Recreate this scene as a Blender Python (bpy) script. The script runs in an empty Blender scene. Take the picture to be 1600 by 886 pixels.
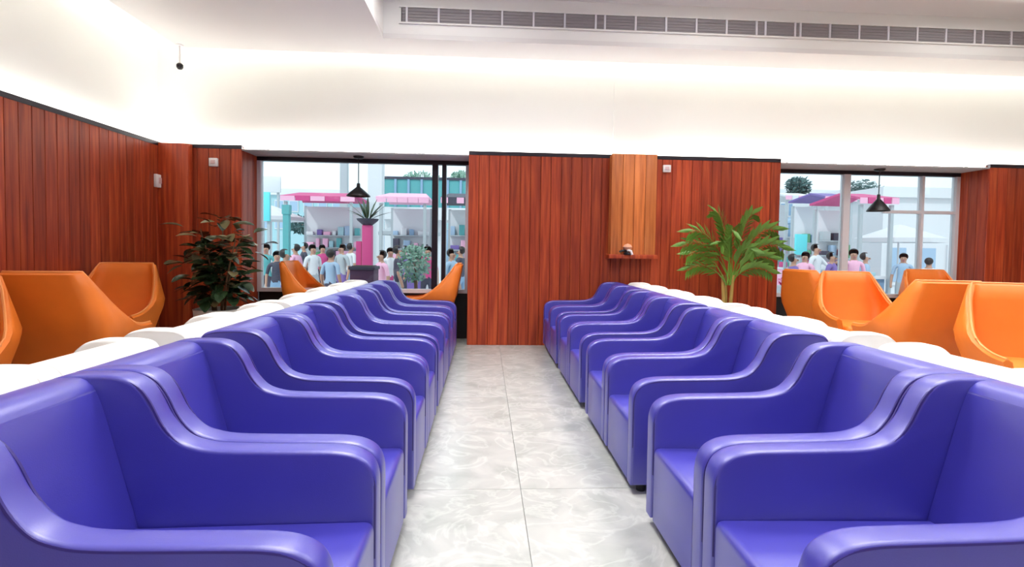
import bpy, bmesh, math, random
from mathutils import Vector, Matrix
random.seed(7)
PI = math.pi
sc = bpy.context.scene
C = sc.collection

# ------------------------------------------------------------------ camera
F = 800.0; H = 1.2
YAW = math.atan(43/800); PITCH = math.radians(2.0); ROLL = 0.015
SHY = 27.0
cam_d = bpy.data.cameras.new('camera'); cam = bpy.data.objects.new('camera', cam_d); C.objects.link(cam)
cam_d.sensor_width = 36; cam_d.lens = F/1600*36; cam_d.shift_y = -SHY/1600; cam_d.clip_end = 500
RC = Matrix.Rotation(-YAW, 3, 'Z') @ Matrix.Rotation(PI/2-PITCH, 3, 'X') @ Matrix.Rotation(ROLL, 3, 'Z')
M4 = RC.to_4x4(); M4.translation = (0, 0, H); cam.matrix_world = M4
sc.camera = cam

def at(px, py, Y):
    """point on the ray through a photo pixel, at depth Y along the aisle"""
    d = RC @ Vector(((px-800)/F, -(py-(443-SHY))/F, -1))
    return Vector((0, 0, H)) + d*(Y/d.y)

# ------------------------------------------------------------------ world and exposure
w = bpy.data.worlds.new('world'); sc.world = w; w.use_nodes = True
bg = w.node_tree.nodes['Background']; bg.inputs[0].default_value = (.80, .92, 1, 1); bg.inputs[1].default_value = 1.5
sun_d = bpy.data.lights.new('sun', 'SUN'); sun = bpy.data.objects.new('sun', sun_d); C.objects.link(sun)
sun_d.energy = 1.4; sun_d.angle = .05; sun.rotation_euler = (math.radians(38), math.radians(-18), 0)
vs = sc.view_settings
vs.view_transform = 'Standard'; vs.look = 'None'; vs.gamma = 1; vs.use_curve_mapping = False
vs.exposure = 0.0
PANEL = 6.0      # diffuser emission of the added ceiling panels
LAMP = 25.0      # watts of each added, out-of-view ceiling lamp
LEDGE = 32.0     # strips on top of the wood panelling
COVE = 30.0      # strips in the ceiling slot

# ------------------------------------------------------------------ materials
MATS = {}
def mat(name, col, rough=.5, spec=.5, emit=None, es=0, metal=0, coat=0, sheen=0):
    m = bpy.data.materials.new(name); m.use_nodes = True
    b = m.node_tree.nodes['Principled BSDF']
    b.inputs['Base Color'].default_value = (*col, 1)
    b.inputs['Roughness'].default_value = rough
    b.inputs['Specular IOR Level'].default_value = spec
    b.inputs['Metallic'].default_value = metal
    if coat: b.inputs['Coat Weight'].default_value = coat; b.inputs['Coat Roughness'].default_value = .38
    if emit: b.inputs['Emission Color'].default_value = (*emit, 1); b.inputs['Emission Strength'].default_value = es
    MATS[name] = m
    return m
def N(nt, t, **kw):
    n = nt.nodes.new(t)
    for k, v in kw.items(): setattr(n, k, v)
    return n
def ramp(nt, stops):
    r = N(nt, 'ShaderNodeValToRGB'); e = r.color_ramp.elements
    while len(e) < len(stops): e.new(.5)
    for i, (p, c) in enumerate(stops): e[i].position = p; e[i].color = (*c, 1)
    return r
def wood_mat(name, lo, mid, hi):
    m = mat(name, mid, .42, .4); nt = m.node_tree; b = nt.nodes['Principled BSDF']; L = nt.links.new
    tc = N(nt, 'ShaderNodeTexCoord'); oi = N(nt, 'ShaderNodeObjectInfo')
    off = N(nt, 'ShaderNodeVectorMath', operation='SCALE'); cmb = N(nt, 'ShaderNodeCombineXYZ')
    for i in range(3): L(oi.outputs['Random'], cmb.inputs[i])
    L(cmb.outputs[0], off.inputs[0]); off.inputs['Scale'].default_value = 37.0
    add = N(nt, 'ShaderNodeVectorMath', operation='ADD'); L(tc.outputs['Object'], add.inputs[0]); L(off.outputs[0], add.inputs[1])
    mp = N(nt, 'ShaderNodeMapping'); mp.inputs['Scale'].default_value = (34, 34, 1.6); L(add.outputs[0], mp.inputs[0])
    no = N(nt, 'ShaderNodeTexNoise'); no.inputs['Scale'].default_value = 1.0; no.inputs['Detail'].default_value = 6; L(mp.outputs[0], no.inputs['Vector'])
    r = ramp(nt, [(.3, lo), (.52, mid), (.75, hi)]); L(no.outputs['Fac'], r.inputs[0])
    hs = N(nt, 'ShaderNodeHueSaturation'); L(r.outputs[0], hs.inputs['Color'])
    mr = N(nt, 'ShaderNodeMapRange'); mr.inputs['To Min'].default_value = .80; mr.inputs['To Max'].default_value = 1.22
    L(oi.outputs['Random'], mr.inputs[0]); L(mr.outputs[0], hs.inputs['Value']); L(hs.outputs[0], b.inputs['Base Color'])
    bp = N(nt, 'ShaderNodeBump'); bp.inputs['Strength'].default_value = .15; bp.inputs['Distance'].default_value = .004
    L(no.outputs['Fac'], bp.inputs['Height']); L(bp.outputs[0], b.inputs['Normal'])
    return m
def leather_mat(name, col, rough=.42, spec=.5, coat=0):
    m = mat(name, col, rough, spec, coat=coat); nt = m.node_tree; b = nt.nodes['Principled BSDF']; L = nt.links.new
    tc = N(nt, 'ShaderNodeTexCoord')
    vo = N(nt, 'ShaderNodeTexVoronoi'); vo.inputs['Scale'].default_value = 260; L(tc.outputs['Object'], vo.inputs['Vector'])
    no = N(nt, 'ShaderNodeTexNoise'); no.inputs['Scale'].default_value = 6; L(tc.outputs['Object'], no.inputs['Vector'])
    hs = N(nt, 'ShaderNodeHueSaturation'); hs.inputs['Color'].default_value = (*col, 1)
    mr = N(nt, 'ShaderNodeMapRange'); mr.inputs['To Min'].default_value = .9; mr.inputs['To Max'].default_value = 1.1
    L(no.outputs['Fac'], mr.inputs[0]); L(mr.outputs[0], hs.inputs['Value']); L(hs.outputs[0], b.inputs['Base Color'])
    bp = N(nt, 'ShaderNodeBump'); bp.inputs['Strength'].default_value = .08; bp.inputs['Distance'].default_value = .002
    L(vo.outputs['Distance'], bp.inputs['Height']); L(bp.outputs[0], b.inputs['Normal'])
    return m
wood = wood_mat('mahogany', (.24, .026, .010), (.40, .056, .017), (.55, .105, .028))
wood_light = wood_mat('light_wood', (.42, .11, .026), (.58, .17, .042), (.70, .24, .065))
groove = mat('groove', (.10, .012, .007), .8)
paint = mat('white_paint', (.88, .88, .85), .8, .2)
ceil_m = mat('ceiling_paint', (.80, .79, .77), .85, .2)
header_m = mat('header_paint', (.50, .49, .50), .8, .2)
purple = leather_mat('purple_leather', (.037, .031, .34), .42, .85, .75)
piping_m = mat('piping_leather', (.030, .020, .17), .45)
white_l = leather_mat('white_leather', (.90, .89, .86), .4, .5)
white_p = mat('white_piping', (.78, .76, .73), .5)
orange = leather_mat('orange_leather', (.82, .20, .022), .45, .4)
rim_m = mat('lit_orange_piping', (.85, .30, .08), .45)  # lighter orange stands in for light caught on the chair rims
black_p = mat('black_plastic', (.012, .012, .014), .4)
dark_metal = mat('dark_metal', (.035, .03, .04), .35, .5, metal=.6)
alu = mat('pale_frame', (.75, .74, .78), .35)
grille_m = mat('grille', (.30, .28, .29), .6)
grille_d = mat('grille_dark', (.10, .09, .10), .7)
white_pl = mat('white_plastic', (.85, .82, .82), .4)
led_m = mat('led', (1, 1, 1), .5, emit=(1, .97, .90), es=LEDGE)
cove_m = mat('cove_led', (1, 1, 1), .5, emit=(1, .96, .88), es=COVE)
panel_m = mat('added_panel_diffuser', (1, 1, 1), .5, emit=(1, .985, .97), es=PANEL)
pot_m = mat('white_pot', (.82, .82, .78), .4)
soil_m = mat('soil', (.05, .03, .02), .9)
bark = mat('bark', (.16, .09, .05), .8)
leaf_d = mat('dark_leaf', (.030, .062, .026), .24, .8)
leaf_o = mat('olive_leaf', (.24, .21, .10), .28, .7)
palm_g = mat('palm_leaf', (.12, .27, .035), .45)
palm_s = mat('palm_stem', (.36, .24, .06), .55)

def marble():
    m = mat('marble', (.7, .7, .68), .22, .5); nt = m.node_tree; b = nt.nodes['Principled BSDF']; L = nt.links.new
    tc = N(nt, 'ShaderNodeTexCoord'); oi = N(nt, 'ShaderNodeObjectInfo')
    cmb = N(nt, 'ShaderNodeCombineXYZ')
    for i in range(3): L(oi.outputs['Random'], cmb.inputs[i])
    off = N(nt, 'ShaderNodeVectorMath', operation='SCALE'); L(cmb.outputs[0], off.inputs[0]); off.inputs['Scale'].default_value = 53
    add = N(nt, 'ShaderNodeVectorMath', operation='ADD'); L(tc.outputs['Object'], add.inputs[0]); L(off.outputs[0], add.inputs[1])
    n1 = N(nt, 'ShaderNodeTexNoise'); n1.inputs['Scale'].default_value = 5; n1.inputs['Detail'].default_value = 8; n1.inputs['Distortion'].default_value = .7
    n2 = N(nt, 'ShaderNodeTexNoise'); n2.inputs['Scale'].default_value = 3.2; n2.inputs['Detail'].default_value = 5; n2.inputs['Distortion'].default_value = 1.8
    L(add.outputs[0], n1.inputs['Vector']); L(add.outputs[0], n2.inputs['Vector'])
    r1 = ramp(nt, [(.28, (.33, .35, .325)), (.5, (.40, .41, .39)), (.72, (.46, .46, .44))]); L(n1.outputs['Fac'], r1.inputs[0])
    r2 = ramp(nt, [(.45, (0, 0, 0)), (.5, (.13, .13, .13)), (.55, (0, 0, 0))]); L(n2.outputs['Fac'], r2.inputs[0])
    mx = N(nt, 'ShaderNodeMixRGB'); mx.inputs['Color2'].default_value = (.85, .85, .83, 1)
    L(r2.outputs[0], mx.inputs[0]); L(r1.outputs[0], mx.inputs[1]); L(mx.outputs[0], b.inputs['Base Color'])
    return m
marble_m = marble()
grout = mat('grout', (.42, .42, .40), .8)
def glass():
    m = bpy.data.materials.new('glass'); m.use_nodes = True; nt = m.node_tree; nt.nodes.clear(); L = nt.links.new
    o = N(nt, 'ShaderNodeOutputMaterial'); t = N(nt, 'ShaderNodeBsdfTransparent'); g = N(nt, 'ShaderNodeBsdfGlossy')
    t.inputs[0].default_value = (.94, .97, .97, 1); g.inputs['Roughness'].default_value = .02
    fr = N(nt, 'ShaderNodeFresnel'); fr.inputs[0].default_value = 1.35; mx = N(nt, 'ShaderNodeMixShader')
    L(fr.outputs[0], mx.inputs[0]); L(t.outputs[0], mx.inputs[1]); L(g.outputs[0], mx.inputs[2]); L(mx.outputs[0], o.inputs[0])
    return m
glass_m = glass()

# ------------------------------------------------------------------ helpers
def link(name, me, m=None, parent=None, loc=None):
    o = bpy.data.objects.new(name, me); C.objects.link(o)
    if m is not None and me is not None and len(me.materials) == 0: me.materials.append(m)
    if parent is not None: o.parent = parent
    if loc is not None: o.location = loc
    return o
def obj(name, bm, m, parent=None, loc=None, smooth=False):
    bmesh.ops.recalc_face_normals(bm, faces=bm.faces)
    me = bpy.data.meshes.new(name); bm.to_mesh(me); bm.free()
    if smooth:
        for p in me.polygons: p.use_smooth = True
        try: me.set_sharp_from_angle(angle=math.radians(50))
        except Exception: pass
    return link(name, me, m, parent, loc)
def tag(o, label=None, cat=None, group=None, kind=None):
    if label: o['label'] = label
    if cat: o['category'] = cat
    if group: o['group'] = group
    if kind: o['kind'] = kind
    return o
def empty(name, loc=(0, 0, 0), rz=0):
    o = bpy.data.objects.new(name, None); C.objects.link(o); o.location = loc; o.rotation_euler = (0, 0, rz); o.empty_display_size = .1
    return o
def box(bm, a, b):
    x0, y0, z0 = a; x1, y1, z1 = b
    v = [bm.verts.new(p) for p in ((x0,y0,z0),(x1,y0,z0),(x1,y1,z0),(x0,y1,z0),(x0,y0,z1),(x1,y0,z1),(x1,y1,z1),(x0,y1,z1))]
    for f in ((0,3,2,1),(4,5,6,7),(0,1,5,4),(1,2,6,5),(2,3,7,6),(3,0,4,7)): bm.faces.new([v[i] for i in f])
    return v
def bx(a, b, bev=0, seg=2):
    bm = bmesh.new(); box(bm, a, b)
    if bev: bmesh.ops.bevel(bm, geom=list(bm.edges), offset=bev, segments=seg, affect='EDGES', profile=.5)
    return bm
def boxo(name, a, b, m, parent=None, bev=0):
    return obj(name, bx(a, b, bev), m, parent, smooth=bev > 0)
def lathe(prof, n=20, cap=True):
    bm = bmesh.new(); rings = []
    for r, z in prof:
        if r < 1e-5: rings.append([bm.verts.new((0, 0, z))])
        else: rings.append([bm.verts.new((r*math.cos(2*PI*i/n), r*math.sin(2*PI*i/n), z)) for i in range(n)])
    for a, b in zip(rings[:-1], rings[1:]):
        for i in range(n):
            j = (i+1) % n
            if len(a) == 1 and len(b) == 1: continue
            if len(a) == 1: bm.faces.new((a[0], b[i], b[j]))
            elif len(b) == 1: bm.faces.new((a[i], a[j], b[0]))
            else: bm.faces.new((a[i], a[j], b[j], b[i]))
    if cap:
        for r in (rings[0], rings[-1]):
            if len(r) > 2: bm.faces.new(r)
    return bm
def tube(bm, pts, rad, n=6, cap=True):
    pts = [Vector(p) for p in pts]; rings = []
    rads = rad if isinstance(rad, (list, tuple)) else [rad]*len(pts)
    for i, p in enumerate(pts):
        d = (pts[min(i+1, len(pts)-1)]-pts[max(i-1, 0)]).normalized()
        up = Vector((0, 1, 0)) if abs(d.y) < .9 else Vector((1, 0, 0))
        u = d.cross(up).normalized(); v = d.cross(u).normalized()
        rings.append([bm.verts.new(p+(u*math.cos(2*PI*k/n)+v*math.sin(2*PI*k/n))*rads[i]) for k in range(n)])
    for a, b in zip(rings[:-1], rings[1:]):
        for k in range(n): bm.faces.new((a[k], a[(k+1) % n], b[(k+1) % n], b[k]))
    if cap: bm.faces.new(rings[0]); bm.faces.new(rings[-1])
    return bm
def tubeo(name, pts, rad, m, parent=None, n=6):
    bm = bmesh.new(); tube(bm, pts, rad, n); return obj(name, bm, m, parent, smooth=True)
def catmull(P, k=5):
    out = []
    for i in range(len(P)-1):
        p0, p1, p2, p3 = P[max(i-1,0)], P[i], P[i+1], P[min(i+2,len(P)-1)]
        for j in range(k):
            t = j/k
            out.append(tuple(.5*((2*p1[a])+(-p0[a]+p2[a])*t+(2*p0[a]-5*p1[a]+4*p2[a]-p3[a])*t*t+(-p0[a]+3*p1[a]-3*p2[a]+p3[a])*t**3) for a in range(len(p1))))
    out.append(tuple(P[-1])); return out
def extrude_profile(P, y0, y1, bev=.02, seg=3):
    """closed profile in (x,z) drawn out along y, both rims rounded"""
    bm = bmesh.new()
    a = [bm.verts.new((x, y0, z)) for x, z in P]; b = [bm.verts.new((x, y1, z)) for x, z in P]
    n = len(P); fa = bm.faces.new(a); fb = bm.faces.new(b[::-1])
    for i in range(n): bm.faces.new((a[i], b[i], b[(i+1) % n], a[(i+1) % n]))
    rim = list(fa.edges)+list(fb.edges)
    bmesh.ops.recalc_face_normals(bm, faces=bm.faces)
    if bev: bmesh.ops.bevel(bm, geom=rim, offset=bev, segments=seg, affect='EDGES', profile=.5, clamp_overlap=True)
    return bm
def copy_tree(o, parent=None):
    c = o.copy(); C.objects.link(c)
    if parent is not None: c.parent = parent
    for ch in list(o.children): copy_tree(ch, c)
    return c

# ------------------------------------------------------------------ room dimensions
YW = 6.30; XL = at(255, 240, YW).x; XR = 8.6; YB = -4.0
ZP = at(757, 238, YW).z; ZC = 3.40; ZT = 3.86
X1, X2, X3, X4 = (at(px, 300, YW).x for px in (378, 732, 1219, 1545))      # left recess, centre wall, right recess
YWIN = 6.75; ZSILL = .60
TH = .14

# floor of marble tiles
fl = empty('floor'); tag(fl, kind='structure')
boxo('screed', (XL-.2, YB, -.06), (XR, YWIN+.1, -.012), grout, fl)
ts = .80
tile_me = None
nx0 = math.floor((XL-.1-.22)/ts); tx = XL
xs = [XL + i*ts for i in range(int((XR-XL)/ts)+1)]
ys = [3.31 + j*ts for j in range(-10, 5)]
for X in xs:
    for Y in ys:
        if Y+ts < YB or Y > YWIN: continue
        if tile_me is None:
            t = obj('tile', bx((.0015, .0015, -.012), (ts-.0015, ts-.0015, 0), .001, 1), marble_m, fl); tile_me = t.data
        else: t = link('tile', tile_me, None, fl)
        t.location = (X, Y, 0)

# wood panelled walls: backing with planks proud of it
def plank_run(parent, p0, p1, normal, z0, z1, width, m):
    """vertical planks from p0 to p1 (xy), facing normal"""
    p0 = Vector((*p0, 0)); p1 = Vector((*p1, 0)); L = (p1-p0).length; n = max(1, round(L/width)); w_ = L/n
    dr = (p1-p0).normalized(); me = None
    ang = math.atan2(dr.y, dr.x)
    side = 1 if Vector((-dr.y, dr.x, 0)).dot(Vector((*normal, 0))) > 0 else -1
    for i in range(n):
        if me is None:
            o = obj('plank', bx((.002, min(0, side*.022), z0), (w_-.002, max(0, side*.022), z1), .003, 1), m, parent); me = o.data
        else: o = link('plank', me, None, parent)
        o.location = p0+dr*(i*w_); o.rotation_euler = (0, 0, ang)
wb = empty('wall_back'); tag(wb, kind='structure')
PW = .125
boxo('panel_backing', (X2+.022, YW+.022, 0), (X3-.022, YWIN+.05, ZP-.03), groove, wb)
plank_run(wb, (X2, YW+.022), (X3, YW+.022), (0, -1), 0, ZP, PW, wood)
plank_run(wb, (X2+.022, YW+.022), (X2+.022, YWIN-.03), (-1, 0), 0, ZP, PW, wood)
plank_run(wb, (X3-.022, YW+.022), (X3-.022, YWIN-.03), (1, 0), 0, ZP, PW, wood)
boxo('panel_backing', (XL, YW+.022, 0), (X1-.022, YWIN+.05, ZP-.03), groove, wb)
plank_run(wb, (XL, YW+.022), (X1, YW+.022), (0, -1), 0, ZP, PW, wood)
plank_run(wb, (X1-.022, YW+.022), (X1-.022, YWIN-.03), (1, 0), 0, ZP, PW, wood)
boxo('panel_backing', (X4+.022, YW+.022, 0), (XR, YWIN+.05, ZP-.03), groove, wb)
plank_run(wb, (X4, YW+.022), (XR, YW+.022), (0, -1), 0, ZP, PW, wood)
plank_run(wb, (X4+.022, YW+.022), (X4+.022, YWIN-.03), (-1, 0), 0, ZP, PW, wood)
boxo('corner_pilaster', (XL, YW-.10, 0), (XL+.34, YW-.002, ZP), wood, wb, .004)
# window headers, sills, upper plaster wall
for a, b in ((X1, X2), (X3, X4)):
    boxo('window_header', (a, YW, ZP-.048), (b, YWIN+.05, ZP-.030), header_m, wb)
    boxo('sill_wall', (a, YWIN+.0, 0), (b, YWIN+.05, ZSILL), black_p, wb)
boxo('upper_wall', (XL-.14, YW+.14, ZP-.03), (XR, YWIN+.05, 3.80), paint, wb)
boxo('upper_pilaster', (1.60, YW+.125, ZP-.02), (2.16, YW+.14, 3.30), paint, wb)
wl = empty('wall_left'); tag(wl, kind='structure')
boxo('panel_backing', (XL-.20, YB, 0), (XL-.022, YWIN+.05, ZP-.03), groove, wl)
plank_run(wl, (XL-.022, YB), (XL-.022, YW), (1, 0), 0, ZP, PW, wood)
boxo('upper_wall', (XL-.24, YB, ZP-.03), (XL-.14, YW+.14, 3.80), paint, wl)
for nm, a, b in (('wall_right', (XR, YB, 0), (XR+.1, YWIN, 3.9)), ('wall_front', (XL-.24, YB-.1, 0), (XR+.1, YB, 3.9))):
    o = empty(nm); tag(o, kind='structure')
    boxo('wood_panelling', a, (b[0], b[1], ZP), wood, o); boxo('upper_wall', (a[0], a[1], ZP), b, paint, o)
# rail closing the panelling top, its dark tone stands in for the shadow line
for a, b in ((XL, X1), (X2, X3), (X4, XR)): boxo('shadow_rail', (a, YW-.004, ZP-.034), (b, YW+.05, ZP+.012), dark_metal, wb)
boxo('shadow_rail', (XL-.05, YB, ZP-.034), (XL+.004, YW, ZP+.012), dark_metal, wl)

# ceiling: board with lit slot round the walls, raised recess with grille
ce = empty('ceiling'); tag(ce, kind='structure')
SX, SY = -3.45, 6.02; RX, RY = -1.10, 5.55; RXB, RYB = 7.2, -3.2
bm = bmesh.new()
box(bm, (SX, YB, ZC), (RX, SY, ZC+.05)); box(bm, (RX, RY, ZC), (XR, SY, ZC+.05))
box(bm, (RXB, YB, ZC), (XR, RY, ZC+.05)); box(bm, (RX, YB, ZC), (RXB, RYB, ZC+.05))
obj('ceiling_board', bm, ceil_m, ce)
boxo('slot_cover', (XL-.24, YB, 3.78), (RX-.02, YWIN, 3.84), paint, ce)
boxo('slot_cover', (RX-.02, RY+.02, 3.78), (XR, YWIN, 3.84), paint, ce)
bm = bmesh.new()
box(bm, (RX-.04, RYB, ZC+.05), (RX, RY+.04, ZT+.04)); box(bm, (RX, RY, ZC+.05), (RXB+.04, RY+.04, ZT+.04))
box(bm, (RXB, RYB, ZC+.05), (RXB+.04, RY, ZT+.04)); box(bm, (RX, RYB-.04, ZC+.05), (RXB, RYB, ZT+.04))
obj('recess_riser', bm, paint, ce)
boxo('recess_top', (RX-.04, RYB-.04, ZT), (RXB+.04, RY+.04, ZT+.05), ceil_m, ce)

# led strips (real lamps of the room)
def strip(a, b, m, label):
    o = empty('led_strip', ((a[0]+b[0])/2, (a[1]+b[1])/2, a[2])); tag(o, label, 'light strip')
    L = Vector(b)-Vector(a); horiz = abs(L.x) > abs(L.y); h = max(abs(L.x), abs(L.y))/2
    if horiz: boxo('channel', (-h, -.03, 0), (h, .03, .008), alu, o); boxo('diffuser', (-h, -.022, .008), (h, .022, .016), m, o)
    else: boxo('channel', (-.03, -h, 0), (.03, h, .008), alu, o); boxo('diffuser', (-.022, -h, .008), (.022, h, .016), m, o)
strip((XL, YW+.09, ZP-.028), (XR-.02, YW+.09, ZP-.028), led_m, 'hidden light strip on top of the back wall wood panelling')
strip((XL-.09, YB+.02, ZP-.028), (XL-.09, YW, ZP-.028), led_m, 'hidden light strip on top of the left wall wood panelling')
strip((SX, SY-.10, ZC+.05), (XR-.02, SY-.10, ZC+.05), cove_m, 'hidden light strip in the ceiling slot along the back wall')
strip((SX-.0-.10+.0, YB+.02, ZC+.05), (SX-.10, SY-.2, ZC+.05), cove_m, 'hidden light strip in the ceiling slot along the left wall') if False else \
strip((SX+.10, YB+.02, ZC+.05), (SX+.10, SY-.2, ZC+.05), cove_m, 'hidden light strip in the ceiling slot along the left wall')

# panel lights added out of view in the recess to light the room from above
rows = ['nearest the grille', 'second from the grille', 'third from the grille', 'farthest from the grille']
cols = ['left', 'middle', 'right']
for i, X in enumerate((-.42, 2.3, 5.2)):
    for j, Y in enumerate((4.6, 3.0, 1.4, -.6)):
        o = empty('added_ceiling_light', (X, Y, ZT-.03))
        tag(o, f'added out-of-view rectangular white panel light in the ceiling recess, {cols[i]} column, {rows[j]}', 'ceiling light', 'added ceiling panel lights')
        bm = bmesh.new()
        for a, b in (((-.62,-.32,0),(.62,-.30,.03)),((-.62,.30,0),(.62,.32,.03)),((-.62,-.30,0),(-.60,.30,.03)),((.60,-.30,0),(.62,.30,.03))): box(bm, a, b)
        obj('frame', bm, alu, o); boxo('diffuser', (-.60, -.30, .008), (.60, .30, .02), panel_m, o)
        ld = bpy.data.lights.new('added_panel_lamp', 'AREA'); ld.shape = 'RECTANGLE'; ld.size = 1.18; ld.size_y = .58; ld.energy = LAMP; ld.spread = math.radians(105); ld.color = (1, .985, .97)
        lo_ = bpy.data.objects.new('added_panel_lamp', ld); C.objects.link(lo_); lo_.parent = o; lo_.location = (0, 0, 0)

# linear grille on the recess riser
g = empty('air_grille', (0, RY, 0)); tag(g, 'long grey linear air grille set in the white ceiling recess', 'air vent')
z0, z1 = 2.0, 2.0
zb = at(627, 35, RY).z; zt = at(627, 12, RY).z; xa = at(627, 24, RY).x
boxo('back_plate', (xa, -.006, zb), (RXB-.1, 0, zt), grille_d, g)
boxo('frame_bottom', (xa-.02, -.022, zb-.016), (RXB-.08, -.004, zb), paint, g)
boxo('frame_top', (xa-.02, -.022, zt), (RXB-.08, -.004, zt+.016), paint, g)
x = xa; k = 0; slat_me = None
pat = [.06, .335, .335, .335, .335, .335, .335, .10, .335, .335, .335, .335, .335, .10, .335]
while x < RXB-.2:
    wd = pat[k % len(pat)]; k += 1
    s = boxo('grille_section', (x+.012, -.014, zb+.006), (x+wd-.012, -.006, zt-.006), grille_m, g)
    for q in range(4):
        zz = zb+.02+q*(zt-zb-.03)/4
        boxo('louvre', (x+.016, -.022, zz), (x+wd-.016, -.014, zz+.012), grille_m, s)
    boxo('divider', (x+wd-.010, -.024, zb), (x+wd+.010, -.004, zt), alu, g)
    x += wd

# ------------------------------------------------------------------ windows
def window(name, a, b, mulls, trans=()):
    w_ = empty(name, (0, YWIN, 0)); tag(w_, kind='structure')
    zt_ = ZP-.048
    boxo('top_rail', (a, -.05, zt_-.05), (b, .03, zt_), dark_metal, w_)
    boxo('bottom_rail', (a, -.05, ZSILL), (b, .03, ZSILL+.05), alu, w_)
    boxo('jamb', (a, -.05, ZSILL+.05), (a+.05, .03, zt_-.05), alu, w_)
    boxo('jamb', (b-.05, -.05, ZSILL+.05), (b, .03, zt_-.05), alu, w_)
    xs_ = [a+.05]
    for x, wd, m in mulls:
        boxo('mullion', (x-wd/2, -.05, ZSILL+.05), (x+wd/2, .03, zt_-.05), m, w_); xs_ += [x-wd/2, x+wd/2]
    xs_.append(b-.05)
    for i in range(0, len(xs_), 2):
        boxo('pane', (xs_[i], -.012, ZSILL+.05), (xs_[i+1], -.004, zt_-.05), glass_m, w_)
    for x0, x1, z in trans: boxo('transom', (x0, -.045, z-.02), (x1, .025, z+.02), alu, w_)
wx = lambda px, py=330: at(px, py, YWIN).x
window('window_1', X1, X2, [(wx(680), .075, dark_metal), (wx(694), .055, dark_metal)])
window('window_2', X3, X4, [(wx(1319), .09, alu), (wx(1437), .035, alu)], [(wx(1378), X4-.05, at(1430, 332, YWIN).z)])

# wall box panel with shelf and small fitting
p = empty('wall_box', (0, YW, 0)); tag(p, 'light wood box column mounted on the dark wood wall', 'wall panel')
xa, xb = at(950, 320, YW).x, at(1019, 320, YW).x; zb = at(985, 404, YW).z
n = 4
for i in range(n):
    boxo('plank', (xa+(xb-xa)*i/n+.002, -.16, zb+.05), (xa+(xb-xa)*(i+1)/n-.002, -.14, ZP-.005), wood_light, p, .003)
boxo('box_body', (xa+.01, -.14, zb+.05), (xb-.01, 0, ZP-.01), wood_light, p)
boxo('bottom_ledge', (xa-.02, -.19, zb), (xb+.02, 0, zb+.05), wood, p, .005)
c = at(980, 402, YW-.17)
fi = empty('tap_fitting', (c.x, YW-.175, zb+.05)); tag(fi, 'small dark and white fitting on the ledge under the light wood column', 'fitting')
obj('base', lathe([(.045, 0), (.05, .015), (.03, .03), (.02, .05)], 14), black_p, fi, smooth=True)
obj('knob', lathe([(.0, .05), (.04, .06), (.058, .09), (.04, .12), (0, .135)], 14), mat('peach', (.72, .36, .22), .4), fi, smooth=True)
tubeo('spout', [(0, 0, .04), (.0, -.03, .055), (.03, -.05, .045), (.045, -.05, .0)], .014, white_pl, fi, 8)
tubeo('lever', [(0, 0, .045), (-.06, -.01, .05), (-.10, -.015, .035)], .013, black_p, fi, 8)

# small white wall devices
def device(px, py, Y, label, wd, hg, left=False):
    q = at(px, py, Y)
    if left:
        t_ = -XL/(-at(px, py, 1).x); q = at(px, py, t_); o = empty('wall_device', (XL, q.y, q.z)); o.rotation_euler = (0, 0, PI/2)
    else: o = empty('wall_device', (q.x, YW, q.z))
    tag(o, label, 'wall sensor')
    boxo('housing', (-wd/2, -.035, -hg/2), (wd/2, 0, hg/2), white_pl, o, .006)
    boxo('lens', (-wd*.25, -.042, -hg*.2), (wd*.25, -.035, hg*.25), mat('device_lens', (.75, .55, .55), .3), o, .002)
device(335, 254, YW, 'small white square sensor high on the wood wall above the bushy plant', .10, .10)
device(1041, 264, YW, 'small white square sensor high on the wood wall beside the light wood column', .10, .09)
device(246, 283, YW, 'small white upright call point on the left wood wall by the corner', .14, .15, True)

# security camera hanging from the ceiling corner
q = at(281, 104, 5.95)
sc_ = empty('security_camera', (q.x, 5.95, ZC)); tag(sc_, 'small black security camera hanging from the ceiling in the corner', 'camera')
dz = q.z-ZC
obj('ceiling_plate', lathe([(.04, -.012), (.04, 0)], 14), white_pl, sc_)
tubeo('stem', [(0, 0, -.01), (0, 0, dz+.03)], .010, white_pl, sc_, 8)
obj('body', lathe([(0, dz-.035), (.02, dz-.03), (.034, dz-.01), (.034, dz+.02), (.02, dz+.035), (0, dz+.04)], 14), black_p, sc_, smooth=True)
tubeo('lens_barrel', [(0, -.02, dz), (.02, -.07, dz-.012)], .016, black_p, sc_, 10)

# pendant lamps in the window recesses
def pendant(px, pyb, pyt, Y, label, wpx):
    b = at(px, pyb, Y); r = wpx/2*Y/F; hh = (pyb-pyt)*Y/F
    o = empty('pendant_lamp', (b.x, Y, ZP-.048)); tag(o, label, 'lamp', 'black pendant lamps in the window recesses')
    z0 = b.z-(ZP-.048)
    obj('ceiling_rose', lathe([(.0, -.03), (.05, -.028), (.065, -.01), (.065, 0)], 18), black_p, o, smooth=True)
    tubeo('cord', [(0, 0, -.02), (0, 0, z0+hh)], .006, black_p, o)
    pr = [(r, z0), (r*.98, z0+.012), (r*.62, z0+hh*.38), (r*.30, z0+hh*.62), (r*.16, z0+hh*.72), (r*.13, z0+hh)]
    inn = [(r*.10, z0+hh-.004), (r*.14, z0+hh*.70), (r*.28, z0+hh*.60), (r*.60, z0+hh*.36), (r*.965, z0+.010), (r, z0)]
    obj('shade', lathe(pr+inn, 24, False), black_p, o, smooth=True)
    obj('bulb', lathe([(0, z0+hh*.12), (.022, z0+hh*.18), (.03, z0+hh*.32), (.016, z0+hh*.5), (.014, z0+hh*.62)], 12), white_pl, o, smooth=True)
pendant(560, 307, 287, 6.52, 'black cone pendant lamp hanging before the left window', 36)
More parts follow.
